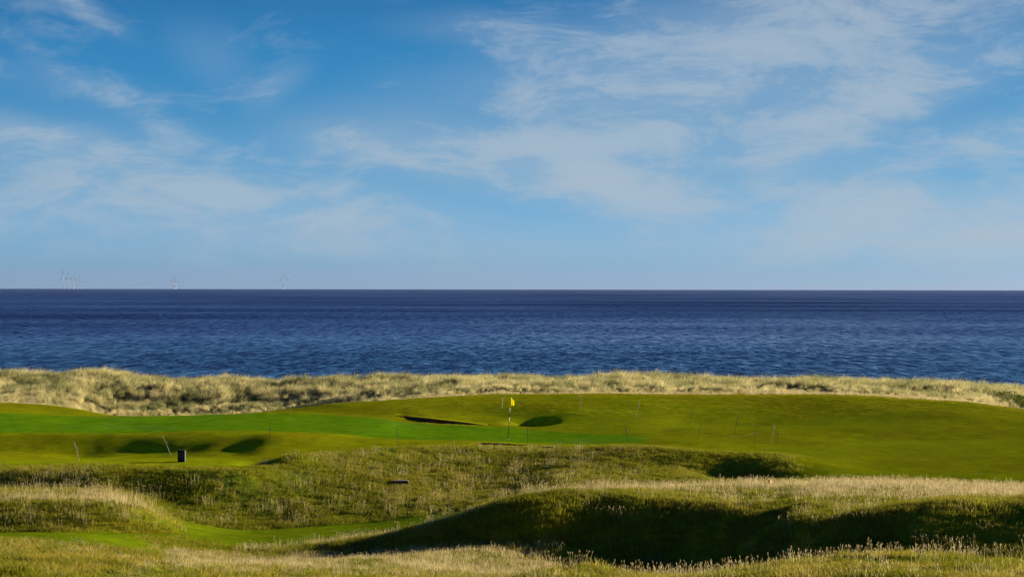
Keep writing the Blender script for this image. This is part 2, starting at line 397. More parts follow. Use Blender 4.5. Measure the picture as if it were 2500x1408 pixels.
T = lerp(T, np.array([0.135, 0.120, 0.003]), sstep(0.15, 0.6, n3 * 0.7 + n2 * 0.5) * 0.45)
T = lerp(T, GREEN * 1.0, gmask)
T = lerp(T, np.array([0.085, 0.185, 0.02]), gmask * sstep(0.0, 0.6, n1 + 0.5 * n2) * 0.45)
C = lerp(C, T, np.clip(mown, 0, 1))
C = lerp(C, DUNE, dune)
C = lerp(C, SAND, dune * sstep(0.35, 0.8, n2) * 0.3)
foot = np.exp(-((Kg - 16.9) / 0.16) ** 2) * sstep(1500, 2300, UU)
C = lerp(C, SAND, foot * 0.8 * sstep(2250, 2420, UU))
C = lerp(C, SAND, sstep(158, 165, DD))
pit_floor = np.zeros_like(Kg)
# straw-coloured ground under the tall dry grass
def straw_mask(u, k, d):
    a = sstep(1180, 1330, u) * sstep(7.7, 8.0, k) * (1 - sstep(8.3, 8.6, k))                    # crest of the near ridge
    b = sstep(1830, 2050, u) * sstep(7.1, 7.6, k) * (1 - sstep(8.4, 8.8, k))
    c = (1 - sstep(290, 400, u)) * sstep(8.0, 8.15, k) * (1 - sstep(8.9, 9.05, k))                  # strip on the bank at the left
    e = sstep(330, 450, u) * (1 - sstep(1250, 1420, u)) * sstep(3.25, 3.7, k) * (1 - sstep(4.9, 5.3, k)) # foreground spur
    f = (1 - sstep(420, 700, u)) * sstep(2.95, 3.2, k) * (1 - sstep(4.2, 4.7, k))
    g = sstep(520, 700, u) * (1 - sstep(1150, 1330, u)) * sstep(6.0, 6.2, k) * (1 - sstep(6.6, 6.9, k))
    return a * 0.9, b, c * 0.7, e, 0.15 * f, g * 0.5
sm = np.max(np.stack(straw_mask(UU, Kg, DD)), 0)
C = lerp(C, STRAW * 0.75, np.clip(sm * (0.6 + 0.5 * n2), 0, 1) * rough)
C *= (1 + 0.22 * n3)[..., None]
C = np.clip(C, 0.003, 0.8)

def turf_material():
    m, t, out = material('links_turf')
    p = t.node('ShaderNodeBsdfDiffuse'); p.inputs['Roughness'].default_value = 0.8
    col = t.node('ShaderNodeAttribute', attribute_name='turf').outputs['Color']
    rg = t.node('ShaderNodeAttribute', attribute_name='rough').outputs['Fac']
    pos = t.node('ShaderNodeNewGeometry').outputs['Position']
    na = t.noise(pos, 9.0, 4, 0.65); nb = t.noise(pos, 2.3, 4, 0.6); nc = t.noise(pos, 0.7, 3, 0.5)
    v = t.math('ADD', t.math('MULTIPLY', na, 0.9), t.math('ADD', t.math('MULTIPLY', nb, 0.7), t.math('MULTIPLY', nc, 0.4)))
    amp = t.math('ADD', 1.15, t.math('MULTIPLY', rg, 0.25))
    k = t.math('ADD', 1.0, t.math('MULTIPLY', t.math('SUBTRACT', v, 1.0), amp))
    k = t.math('MAXIMUM', k, 0.25)
    kv = t.comb(k, k, k)
    c2 = t.mix(1.0, col, kv, 'MULTIPLY')
    # dry yellow and dark mossy flecks
    fl = t.mrange(t.noise(pos, 3.4, 5, 0.7), 0.56, 0.72, 0, 1, True)
    c3 = t.mix(t.math('MULTIPLY', fl, t.math('ADD', 0.12, t.math('MULTIPLY', rg, 0.4))), c2, (0.17, 0.125, 0.012, 1))
    t.link(c3, p.inputs['Color'])
    b = t.node('ShaderNodeBump'); b.inputs['Distance'].default_value = 0.06
    t.link(t.math('ADD', 0.40, t.math('MULTIPLY', rg, 0.5)), b.inputs['Strength'])
    h = t.math('ADD', na, t.math('MULTIPLY', t.noise(pos, 30, 2, 0.6), 0.4))
    t.link(h, b.inputs['Height']); t.link(b.outputs[0], p.inputs['Normal'])
    t.link(p.outputs[0], out.inputs[0])
    return m

def build_ground():
    co = np.stack([XX, YY, Zg], -1).reshape(-1, 3)
    idx = np.arange(NU * ND).reshape(NU, ND)
    q = np.stack([idx[:-1, :-1], idx[1:, :-1], idx[1:, 1:], idx[:-1, 1:]], -1).reshape(-1, 4)
    m = bpy.data.meshes.new('ground')
    m.vertices.add(len(co)); m.vertices.foreach_set('co', co.ravel().astype(np.float32))
    m.loops.add(q.size); m.loops.foreach_set('vertex_index', q.ravel().astype(np.int32))
    m.polygons.add(len(q)); m.polygons.foreach_set('loop_start', np.arange(0, q.size, 4, dtype=np.int32))
    m.polygons.foreach_set('use_smooth', np.ones(len(q), dtype=bool))
    m.update(); m.validate()
    a = m.color_attributes.new('turf', 'FLOAT_COLOR', 'POINT')
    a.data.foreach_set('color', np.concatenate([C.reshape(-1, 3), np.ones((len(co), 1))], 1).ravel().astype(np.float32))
    b = m.attributes.new('rough', 'FLOAT', 'POINT'); b.data.foreach_set('value', (1 - mown).ravel().astype(np.float32))
    m.materials.append(turf_material())
    o = bpy.data.objects.new('ground', m); COL.objects.link(o)
    tag(o, 'rolling links turf with greens, banks and dunes', 'ground', kind='structure')
build_ground()

# ---------------------------------------------------------------- sea
def build_sea():
    m, t, out = material('sea_water')
    pos = t.node('ShaderNodeNewGeometry').outputs['Position']
    mp = t.node('ShaderNodeMapping'); t.link(pos, mp.inputs[0]); mp.inputs['Scale'].default_value = (1.0, 0.22, 1.0)
    # slopes of the chop at every scale from ripples to swell
    nx = t.noise(mp.outputs[0], 0.55, 7, 0.90, color=True)
    mp2 = t.node('ShaderNodeMapping'); t.link(pos, mp2.inputs[0]); mp2.inputs['Scale'].default_value = (0.5, 1.0, 1.0); mp2.inputs['Location'].default_value = (300, 77, 0)
    nl = t.noise(mp2.outputs[0], 0.004, 5, 0.6)
    sx, sy, sz = t.sep(nx)
    ax = t.math('MULTIPLY', t.math('SUBTRACT', sx, 0.5), 0.9)
    # the flatter the view, the more the slopes that face the shore are the ones in sight
    ay = t.math('ADD', t.math('MULTIPLY', t.math('SUBTRACT', sy, 0.5), 1.9), t.mrange(t.sep(pos)[1], 250.0, 1100.0, -0.13, -0.235, True))
    ay = t.math('ADD', ay, t.math('MULTIPLY', t.math('SUBTRACT', nl, 0.5), 0.6))
    ay = t.math('MINIMUM', ay, 0.0)
    nrm = t.vmath('NORMALIZE', t.comb(ax, ay, 1.0))
    p = t.node('ShaderNodeBsdfPrincipled')
    body = t.mix(t.mrange(nl, 0.3, 0.7), (0.022, 0.029, 0.105, 1), (0.032, 0.045, 0.130, 1))
    shore = t.mrange(t.sep(pos)[1], 240.0, 620.0, 1.0, 0.0, True)
    body = t.mix(t.math('MULTIPLY', shore, 0.8), body, (0.035, 0.095, 0.175, 1))
    t.link(body, p.inputs['Base Color']); p.inputs['Roughness'].default_value = 0.22; p.inputs['IOR'].default_value = 1.33
    t.link(nrm, p.inputs['Normal'])
    # rare small breaking crests
    sp = t.noise(mp.outputs[0], 0.5, 3, 0.6)
    fo = t.mrange(sp, 0.80, 0.84)
    df = t.node('ShaderNodeBsdfDiffuse'); df.inputs[0].default_value = (0.6, 0.63, 0.66, 1)
    mx = t.node('ShaderNodeMixShader'); t.link(fo, mx.inputs[0]); t.link(p.outputs[0], mx.inputs[1]); t.link(df.outputs[0], mx.inputs[2])
    t.link(mx.outputs[0], out.inputs[0])
    ds = np.concatenate([np.linspace(186, 400, 30), np.geomspace(415, 26000, 60)])
    tan = np.linspace(-1.2, 1.2, 81)
    V = [(a * d, d, 0.0) for d in ds for a in tan]
    n = len(tan)
    F = [(i * n + j, i * n + j + 1, (i + 1) * n + j + 1, (i + 1) * n + j) for i in range(len(ds) - 1) for j in range(n - 1)]
    o = mesh_obj('sea', V, F, m, smooth=True); tag(o, 'deep blue choppy sea reaching to the horizon', 'sea', kind='structure')
build_sea()

# ---------------------------------------------------------------- grass
HID = bpy.data.collections.new('grass_clumps')      # prototypes only, not part of the scene

def blade_set(n, radius, h0, h1, w, lean, bend, head=None, wind=0.0, seg=3, seed=0):
    """one clump: n bent blades; head=(length, width) adds a seed head"""
    r = random.Random(seed); V, F, B = [], [], []
    for _ in range(n):
        an = r.uniform(0, 2 * math.pi); rr = radius * math.sqrt(r.random())
        x, y = rr * math.cos(an), rr * math.sin(an)
        h = r.uniform(h0, h1) * (1 - 0.25 * (rr / radius) if radius > 0 else 1)
        la = r.uniform(0, 2 * math.pi); lm = abs(r.gauss(lean, lean * 0.6)) * h
        lx, ly = math.cos(la) * lm + wind * h + x * 0.5 * lean, math.sin(la) * lm + y * 0.5 * lean
        fa = r.uniform(0, math.pi); wx, wy = math.cos(fa) * w / 2, math.sin(fa) * w / 2
        bl = r.random(); b0 = len(V)
        def P(t):
            q = t ** (1 + bend)
            return x + lx * q, y + ly * q, h * (t - 0.22 * bend * t * t * (lm / max(h, 1e-4) + abs(wind)))
        for s in range(seg):
            t = s / seg; ww = (1 - 0.75 * t) if head is None else (1 - 0.5 * t)
            px, py, pz = P(t)
            V += [(px - wx * ww, py - wy * ww, pz - (0.03 if s == 0 else 0)), (px + wx * ww, py + wy * ww, pz - (0.03 if s == 0 else 0))]
            B += [bl + 0, bl + 0]
        px, py, pz = P(1.0); V.append((px, py, pz)); B.append(bl)
        for s in range(seg - 1):
            F.append((b0 + 2 * s, b0 + 2 * s + 1, b0 + 2 * s + 3, b0 + 2 * s + 2))
        F.append((b0 + 2 * seg - 2, b0 + 2 * seg - 1, b0 + 2 * seg))
        if head and r.random() < 0.8:
            hl, hw = head[0] * r.uniform(.7, 1.3), head[1] * r.uniform(.7, 1.2)
            ox, oy, oz = P(1 - hl / h * 0.8)
            ex, ey, ez = P(1.0); ez += hl * 0.2
            mx_, my_, mz = (ox + ex) / 2, (oy + ey) / 2, (oz + ez) / 2
            for (qx, qy) in ((math.cos(fa), math.sin(fa)), (-math.sin(fa), math.cos(fa))):
                b1 = len(V)
                V += [(ox, oy, oz), (mx_ + qx * hw / 2, my_ + qy * hw / 2, mz), (ex, ey, ez), (mx_ - qx * hw / 2, my_ - qy * hw / 2, mz)]
                B += [1.5 + 0.3 * bl] * 4; F.append((b1, b1 + 1, b1 + 2, b1 + 3))
    return V, F, B

def clump(name, mat, **kw):
    V, F, B = blade_set(**kw)
    o = mesh_obj(name, V, F, mat, link=False)
    a = o.data.attributes.new('bl', 'FLOAT', 'POINT'); a.data.foreach_set('value', B)
    return o

def grass_material(name, dark, light, dry, head=(0.50, 0.40, 0.27), transl=0.35):
    """tint 0..1 per clump goes from green to dry; blades differ within a clump"""
    m, t, out = material(name)
    tint = t.node('ShaderNodeAttribute', attribute_name='tint', attribute_type='INSTANCER').outputs['Fac']
    bl = t.node('ShaderNodeAttribute', attribute_name='bl').outputs['Fac']
    oi = t.node('ShaderNodeObjectInfo').outputs['Random']
    blc = t.math('MINIMUM', bl, 1.0)
    c = t.mix(blc, tuple(dark) + (1,), tuple(light) + (1,))
    f = t.math('ADD', tint, t.math('MULTIPLY', t.math('SUBTRACT', blc, 0.5), 0.5), clamp=True)
    c = t.mix(f, c, tuple(dry) + (1,))
    c = t.mix(t.math('GREATER_THAN', bl, 1.4), c, tuple(head) + (1,))
    k = t.math('ADD', 0.75, t.math('MULTIPLY', oi, 0.5)); c = t.mix(1.0, c, t.comb(k, k, k), 'MULTIPLY')
    d = t.node('ShaderNodeBsdfDiffuse'); tr = t.node('ShaderNodeBsdfTranslucent')
    t.link(c, d.inputs[0]); t.link(c, tr.inputs[0])
    mx = t.node('ShaderNodeMixShader'); mx.inputs[0].default_value = transl
    t.link(d.outputs[0], mx.inputs[1]); t.link(tr.outputs[0], mx.inputs[2]); t.link(mx.outputs[0], out.inputs[0])
    return m

def scatter(name, protos, pts, label, cat='grass'):
    """pts: arrays x, y, yaw, scale, tint -> one object whose clumps stand on the ground"""
    x, y, yaw, scl, tint, zs = pts
    z = zat(x, y)
    m = bpy.data.meshes.new(name); n = len(x)
    m.vertices.add(n); m.vertices.foreach_set('co', np.stack([x, y, z], -1).ravel().astype(np.float32))
    def attr(nm, typ, arr, key='value'):
        a = m.attributes.new(nm, typ, 'POINT'); a.data.foreach_set(key, arr)
    attr('yaw', 'FLOAT_VECTOR', np.stack([RNG.normal(0, .06, n), RNG.normal(0, .06, n), yaw], -1).ravel().astype(np.float32), 'vector')
    attr('scl', 'FLOAT_VECTOR', np.stack([scl, scl, scl * zs], -1).ravel().astype(np.float32), 'vector')
    attr('tint', 'FLOAT', tint.astype(np.float32)); attr('pick', 'INT', RNG.integers(0, len(protos), n).astype(np.int32))
    m.update()
    o = bpy.data.objects.new(name, m); COL.objects.link(o)
    tag(o, label, cat, kind='stuff')
    c = bpy.data.collections.new(name + '_clumps')
    for p in protos: c.objects.link(p)
    g = bpy.data.node_groups.new(name + '_scatter', 'GeometryNodeTree')
    g.interface.new_socket('Geometry', in_out='INPUT', socket_type='NodeSocketGeometry')
    g.interface.new_socket('Geometry', in_out='OUTPUT', socket_type='NodeSocketGeometry')
    gi = g.nodes.new('NodeGroupInput'); go = g.nodes.new('NodeGroupOutput')
    ci = g.nodes.new('GeometryNodeCollectionInfo'); ci.inputs['Collection'].default_value = c
    ci.inputs['Separate Children'].default_value = True; ci.inputs['Reset Children'].default_value = True
    ip = g.nodes.new('GeometryNodeInstanceOnPoints'); ip.inputs['Pick Instance'].default_value = True
    def named(nm, dt):
        a = g.nodes.new('GeometryNodeInputNamedAttribute'); a.data_type = dt; a.inputs['Name'].default_value = nm
        return a.outputs['Attribute']
    g.links.new(gi.outputs[0], ip.inputs['Points']); g.links.new(ci.outputs[0], ip.inputs['Instance'])
    g.links.new(named('pick', 'INT'), ip.inputs['Instance Index'])
    e2r = g.nodes.new('FunctionNodeEulerToRotation'); g.links.new(named('yaw', 'FLOAT_VECTOR'), e2r.inputs[0])
    g.links.new(e2r.outputs[0], ip.inputs['Rotation']); g.links.new(named('scl', 'FLOAT_VECTOR'), ip.inputs['Scale'])
    g.links.new(ip.outputs[0], go.inputs[0])
    md = o.modifiers.new('scatter', 'NODES'); md.node_group = g
    return o

def sample(n, d0, d1, u0=-260, u1=2760):
    """n points spread evenly over the ground between two distances"""
    d = np.sqrt(RNG.uniform(d0 * d0, d1 * d1, n)); u = RNG.uniform(u0, u1, n)
    x = (u - 1250) / FPX * d
    return x, d, u, kat(x, d, Kg)

def take(x, y, prob, scale, tint, zs=None, yaw=None):
    keep = RNG.random(len(x)) < prob
    x, y = x[keep], y[keep]; n = len(x)
    sc = (scale[keep] if isinstance(scale, np.ndarray) else np.full(n, scale)) * RNG.uniform(0.75, 1.25, n)
    ti = np.clip((tint[keep] if isinstance(tint, np.ndarray) else np.full(n, tint)) + RNG.normal(0, 0.12, n), 0, 1)
    z = np.ones(n) if zs is None else (zs[keep] if isinstance(zs, np.ndarray) else np.full(n, zs))
    ya = RNG.uniform(0, 2 * np.pi, n) if yaw is None else RNG.normal(0, yaw, n)
    return x, y, ya, sc, ti, z

M_TURF = grass_material('rough_turf_blades', (0.092, 0.104, 0.007), (0.200, 0.198, 0.011), (0.32, 0.25, 0.045))
M_SEMI = grass_material('semi_rough_blades', (0.11, 0.11, 0.003), (0.20, 0.19, 0.004), (0.25, 0.20, 0.012))
M_STRAW = grass_material('dry_bent_stalks', (0.16, 0.16, 0.03), (0.28, 0.24, 0.07), (0.46, 0.37, 0.20), (0.44, 0.35, 0.20))
M_MARRAM = grass_material('marram_blades', (0.06, 0.075, 0.022), (0.27, 0.27, 0.10), (0.54, 0.46, 0.22), transl=0.42)

turf_p = [clump('turf_clump', M_TURF, n=34, radius=0.22, h0=0.05, h1=0.15, w=0.012, lean=0.55, bend=0.8, seg=2, seed=i) for i in range(5)]
semi_p = [clump('semi_rough_clump', M_SEMI, n=30, radius=0.26, h0=0.04, h1=0.11, w=0.014, lean=0.5, bend=0.8, seg=2, seed=12 + i) for i in range(4)]
stalk_p = [clump('stalk_clump', M_STRAW, n=11, radius=0.26, h0=0.18, h1=0.40, w=0.0075, lean=0.16, bend=0.7, head=(0.06, 0.016), wind=0.06, seed=20 + i) for i in range(6)]
bent_p = [clump('bent_clump', M_STRAW, n=24, radius=0.24, h0=0.09, h1=0.26, w=0.010, lean=0.28, bend=0.9, wind=0.05, seed=40 + i) for i in range(6)]
marr_p = [clump('marram_clump', M_MARRAM, n=75, radius=0.30, h0=0.40, h1=0.98, w=0.024, lean=0.42, bend=1.1, wind=0.24, seg=3, seed=60 + i) for i in range(7)]

def plant_grass():
    # short tufted turf on every unmown bank in the near half
    x, d, u, k = sample(115000, 34, 98)
    x2, d2, u2, k2 = sample(28000, 35, 60)
    x, d, u, k = (np.concatenate(q) for q in ((x, x2), (d, d2), (u, u2), (k, k2)))
    rg = 1 - kat(x, d, mown); nn = fbm(x / 1.8, d / 1.8, 51, 3)
    sw = np.max(np.stack(straw_mask(u, k, d)), 0)
    pr = rg * np.clip(0.55 + 0.6 * nn, 0.08, 1) * (k < 11.4) * (1 - 0.6 * sw)
    tint = np.clip(0.18 + 0.45 * fbm(x / 3.0, d / 4.0, 55, 3), 0, 1)
    near = (k < 3.6) * 1.0
    tint = np.clip(tint + near * (0.15 + 0.7 * fbm(x / 0.7, d / 0.9, 57, 2)), 0, 1)
    nn = nn + near * 0.9 * fbm(x / 0.6, d / 0.8, 58, 2)
    pr = pr * np.where(near > 0, np.clip(0.5 + 1.4 * nn, 0.05, 1), 1)
    scatter('rough_grass', turf_p, take(x, d, pr, 1.0 + 0.35 * nn, tint), 'low tufted olive grass covering the unmown banks and hollows')
    # semi-rough on the slope behind the green and over the right-hand rise
    x, d, u, k = sample(90000, 96, 136)
    nn = fbm(x / 2.5, d / 2.5, 61, 3)
    pr = sstep(15.15, 15.7, k) * (1 - sstep(17.0, 17.3, k)) * np.clip(0.5 + 0.7 * nn, 0.03, 1) * (0.35 + 0.65 * sstep(15.8, 16.6, k))
    pr *= sstep(900, 1100, u) + 0.15
    scatter('semi_rough', semi_p, take(x, d, pr * 0.7, 0.7, np.clip(0.12 + 0.3 * nn, 0, 1), 0.8), 'short olive semi-rough on the slope below the dunes')
    # tall dry bents in the pale strips, sparse stalks over the banks
    x, d, u, k = sample(120000, 34, 98)
    rg = 1 - kat(x, d, mown); s = np.max(np.stack(straw_mask(u, k, d)), 0)
    nn = fbm(x / 1.3, d / 1.3, 71, 3); n2 = fbm(x / 4.0, d / 4.0, 73, 2)
    pr = np.clip(s * (0.62 + 1.2 * nn), 0, 1) * rg * 0.34 * np.where((k < 5.5) & (u < 1300), 1.3, 1)
    scatter('dry_grass', bent_p, take(x, d, pr, np.where((k < 5.5) & (u < 1300), 0.75, 1.0), np.clip(0.78 + 0.25 * nn, 0, 1), 1.0 + 0.0 * x), 'pale straw-coloured grass along the crests and strips')
    bank = sstep(330, 520, u) * (1 - sstep(1350, 1600, u)) * sstep(9.05, 9.4, k) * (1 - sstep(10.7, 11.05, k))
    bankl = (1 - sstep(330, 520, u)) * sstep(7.0, 7.3, k) * (1 - sstep(10.9, 11.05, k))
    bowl = sstep(1100, 1300, u) * (k > 3) * (k < 8.2)
    fg = (k < 5) * 1.0
    pr = rg * np.clip(0.15 * s * (0.8 + 0.6 * nn) * np.where((k < 5.5) & (u < 1300), 0.8, 1) + 0.10 * np.maximum(bank, bankl) * np.clip(0.6 + nn, 0, 1.4) + 0.10 * bowl * np.clip(0.5 + 1.8 * nn, 0, 1.5) + 0.035 * fg, 0, 1)
    tint = np.clip(0.30 + 0.50 * s + 0.2 * nn, 0, 1)
    scatter('seed_stalks', stalk_p, take(x, d, pr * 0.8, np.where((k < 5.5) & (u < 1300), 0.6, 0.95), tint, 1.0 + 0.25 * nn), 'thin upright seed stalks standing above the rough grass')
    # marram on the dune
    x, d, u, k = sample(22000, 124, 160)
    nn = fbm(x / 3.2, d / 3.2, 81, 3)
    pr = sstep(16.85, 17.15, k) * np.clip(0.62 + 0.9 * fbm(x / 1.5, d / 2.0, 87, 2) + 0.3 * nn, 0.22, 1) * (1 - 0.6 * sstep(2420, 2500, u) * (d < 146))
    hgt = (0.55 + 0.42 * sstep(17.0, 17.7, k) + 0.22 * nn) * np.clip(np.exp(RNG.normal(0, 0.20, len(x))), 0.6, 1.25) * 0.86
    tint = np.clip(0.44 + 0.75 * fbm(x / 1.7, d / 2.6, 83, 2) + 0.25 * (1 - sstep(17.0, 17.5, k)) + RNG.normal(0, 0.16, len(x)), 0.12, 1)
    scatter('marram_grass', marr_p, take(x, d, pr, hgt, tint, None, 0.9), 'tall pale marram grass leaning in the wind on the dune')
    # dry bents along the foot of the dune
    x, d, u, k = sample(50000, 116, 140)
    nn = fbm(x / 2.0, d / 2.0, 91, 3)
    pr = np.exp(-((k - 16.85) / 0.22) ** 2) * np.clip(0.6 + 0.7 * nn, 0, 1) * 0.8
    pr *= 0.35 + 0.65 * np.maximum(1 - sstep(900, 1200, u), sstep(1350, 1500, u))
    scatter('dune_foot_grass', bent_p, take(x, d, pr, 1.05, np.clip(0.8 + 0.2 * nn, 0, 1)), 'short straw grass along the foot of the dune')
plant_grass()

# ---------------------------------------------------------------- bunkers
def sod_material():
    m, t, out = material('stacked_sod')
    pos = t.node('ShaderNodeNewGeometry').outputs['Position']
    n = t.noise(pos, 6, 4, 0.65); n2 = t.noise(pos, 25, 3, 0.6)
    c = t.ramp(n, [(0.3, (0.035, 0.016, 0.010)), (0.5, (0.10, 0.042, 0.022)), (0.72, (0.16, 0.078, 0.036))])
    c = t.mix(t.mrange(n2, 0.5, 0.7), c, (0.06, 0.045, 0.02, 1))
    d = t.node('ShaderNodeBsdfDiffuse'); t.link(c, d.inputs[0])
    b = t.node('ShaderNodeBump'); b.inputs['Distance'].default_value = 0.03; t.link(n2, b.inputs['Height']); t.link(b.outputs[0], d.inputs['Normal'])
    t.link(d.outputs[0], out.inputs[0]); return m
M_SOD = sod_material()
M_SAND = plain_mat('bunker_sand', (0.36, 0.29, 0.19), 0.95, 0.15, 12)
def build_bunker(i, label):
    lx, ly, zl = BUNKERS[i]
    o = empty('bunker', (float(lx.mean()), float(ly.mean()), float(zl.min()) - 0.8))
    tag(o, label, 'bunker', 'pot bunkers round the green')
    n = 48; xs = np.linspace(lx[0], lx[-1], n); ys = np.interp(xs, lx, ly)
    ks = np.ones(5) / 5; ys = np.convolve(np.pad(ys, 2, 'edge'), ks, 'valid') - 0.55
    zs = np.interp(xs, lx, zl) + 0.012
    lay = 12; V, F = [], []
    for r in range(lay * 2 + 1):
        t = r / (lay * 2); out = 0.025 * (r % 2)
        for k in range(n):
            V.append((xs[k], ys[k] + 0.05 - 0.10 * t - out - 0.012 * math.sin(k * 1.7 + r), zs[k] - 0.95 * t))
    for r in range(lay * 2):
        for k in range(n - 1): F.append((r * n + k, r * n + k + 1, (r + 1) * n + k + 1, (r + 1) * n + k))
    for k in range(n):      # turf lip folding back into the ground
        V.append((xs[k], ys[k] + 0.95, float(zat(xs[k], ys[k] + 0.95)) + 0.012))
    b = (lay * 2 + 1) * n
    F2 = [(k + 1, k, b + k, b + k + 1) for k in range(n - 1)]
    w = mesh_obj('sod_wall', [Vector(v) - o.location for v in V], F, M_SOD, o)
    lipm = plain_mat('bunker_lip_turf', (0.15, 0.155, 0.003), 0.95, 0.3, 6, spec=0.0)
    Vl = [V[k] for k in range(n)] + V[b:]
    mesh_obj('turf_lip', [Vector(v) + Vector((0, 0, 0.004)) - o.location for v in Vl], [(k + 1, k, n + k, n + k + 1) for k in range(n - 1)], lipm, o)
    Vf, Ff = [], []
    for k in range(n):
        e = math.sin(math.pi * k / (n - 1)) ** 0.6
        for r in range(5):
            y = ys[k] - 0.03 - r / 4 * 1.2 * (0.1 + 0.9 * e)
            Vf.append((xs[k], y, zs[k] - 0.72 - 0.10 * e + 0.10 * (r / 4) ** 2))
    for k in range(n - 1):
        for r in range(4): Ff.append((k * 5 + r, k * 5 + r + 1, (k + 1) * 5 + r + 1, (k + 1) * 5 + r))
    mesh_obj('sand_floor', [Vector(v) - o.location for v in Vf], Ff, M_SAND, o, True)
build_bunker(0, 'long dark sod-walled bunker cut into the mound left of the yellow flag')
build_bunker(1, 'thin brown sod-walled bunker at the near edge of the green below the flag')

# ---------------------------------------------------------------- flagstick
M_YEL = plain_mat('flag_yellow_cloth', (0.80, 0.72, 0.008), 0.8, 0.05, 8, transl=0.45)
M_DARK = plain_mat('dark_stake', (0.016, 0.020, 0.012), 0.8, 0.3, 30, spec=0.05)
M_PALE = plain_mat('weathered_pale_stake', (0.33, 0.30, 0.24), 0.8, 0.2, 30, spec=0.1)
M_WHITE = plain_mat('white_band_paint', (0.72, 0.68, 0.58), 0.5, 0.08, 20)
def lift(u0, v0, u1, v1):
    """foot on the ground and head of an upright thing"""
    a = ground(u0, v0); k = a.y / FPX
    return a, Vector(((u1 - u0) * k, 0, (v0 - v1) * k))
def build_flag():
    a, up = lift(1241, 1071, 1247, 969)
    o = empty('golf_flag', a); tag(o, 'yellow flag on a banded pole in the putting green', 'golf flag')
    cuts = [(-0.04, 0.40, M_DARK), (0.40, 0.52, M_WHITE), (0.52, 0.63, M_DARK), (0.63, 0.74, M_WHITE), (0.74, 1.0, M_YEL)]
    M_POLEY = plain_mat('pole_yellow', (0.42, 0.36, 0.05), 0.5, 0.1, 20)
    for (s0, s1, m) in cuts:
        V, F = tube([up * s0, up * s1], [0.017 - 0.004 * max(s0, 0), 0.017 - 0.004 * s1], 10)
        mesh_obj('pole_section', V, F, M_POLEY if m is M_YEL else m, o, True)
    V, F = [], []; nu, nv = 14, 9; top = up * 0.995; L = up.normalized()
    for i in range(nu):
        s = i / (nu - 1)
        for j in range(nv):
            t = j / (nv - 1)
            h = 0.40 * (1 - 0.12 * s)
            x = 0.012 + 0.15 * s + 0.018 * math.sin(7 * s + 2 * t)
            y = -0.30 * s * (1 - 0.2 * t) + 0.05 * math.sin(9 * s + 1.5 * t)
            z = -0.15 * s ** 1.2 - h * t * (1 - 0.35 * s) - 0.03 * s * t
            V.append(top - L * 0.0 + Vector((x, y, z)) + L * 0.0)
    for i in range(nu - 1):
        for j in range(nv - 1): F.append((i * nv + j, i * nv + j + 1, (i + 1) * nv + j + 1, (i + 1) * nv + j))
    f = mesh_obj('flag', V, F, M_YEL, o, True)
    sm = f.modifiers.new('cloth', 'SOLIDIFY'); sm.thickness = 0.004
    V, F = tube([up * 1.0, up * 1.012], [0.017, 0.006], 10); mesh_obj('cap', V, F, M_DARK, o, True)
    V, F = tube([(0, 0, -0.10), (0, 0, 0.004)], [0.054, 0.054], 16); mesh_obj('hole_cup', V, F, M_WHITE, o, True)
build_flag()

# ---------------------------------------------------------------- rope stakes
M_EYE = plain_mat('rope_eye_metal', (0.10, 0.13, 0.16), 0.5, 0.1, 20, metallic=0.3)
def stake(u0, v0, u1, v1, vc, mat, label, r=0.012):
    a, up = lift(u0, v0, u1, v1)
    o = empty('rope_stake', a); tag(o, label, 'stake', 'rope stakes round the green')
    V, F = tube([up.normalized() * -0.12, Vector((0, 0, 0)), up * 0.5, up * 0.99, up], [0.003, r, r, r, r * 0.5], 8)
    mesh_obj('shaft', V, F, mat, o, True)
    c = up * ((v0 - vc) / (v0 - v1))
    bm = bmesh.new(); R1, R2 = 0.032, 0.011; nn = 14; mm = 6; ring = []
    for i in range(nn):
        an = 2 * math.pi * i / nn; row = []
        for j in range(mm):
            bn = 2 * math.pi * j / mm
            row.append(bm.verts.new(c + Vector(((R1 + R2 * math.cos(bn)) * math.cos(an) + R1 * 0.8, R2 * math.sin(bn), (R1 + R2 * math.cos(bn)) * math.sin(an)))))
        ring.append(row)
    for i in range(nn):
        for j in range(mm): bm.faces.new((ring[i][j], ring[(i + 1) % nn][j], ring[(i + 1) % nn][(j + 1) % mm], ring[i][(j + 1) % mm]))
    bm_obj('rope_eye', bm, M_EYE, o, True)
    V, F = tube([c - up * 0.035, c + up * 0.035], [r * 1.55, r * 1.55], 8); mesh_obj('clamp', V, F, M_DARK, o, True)
    return a, c
D, P = M_DARK, M_PALE
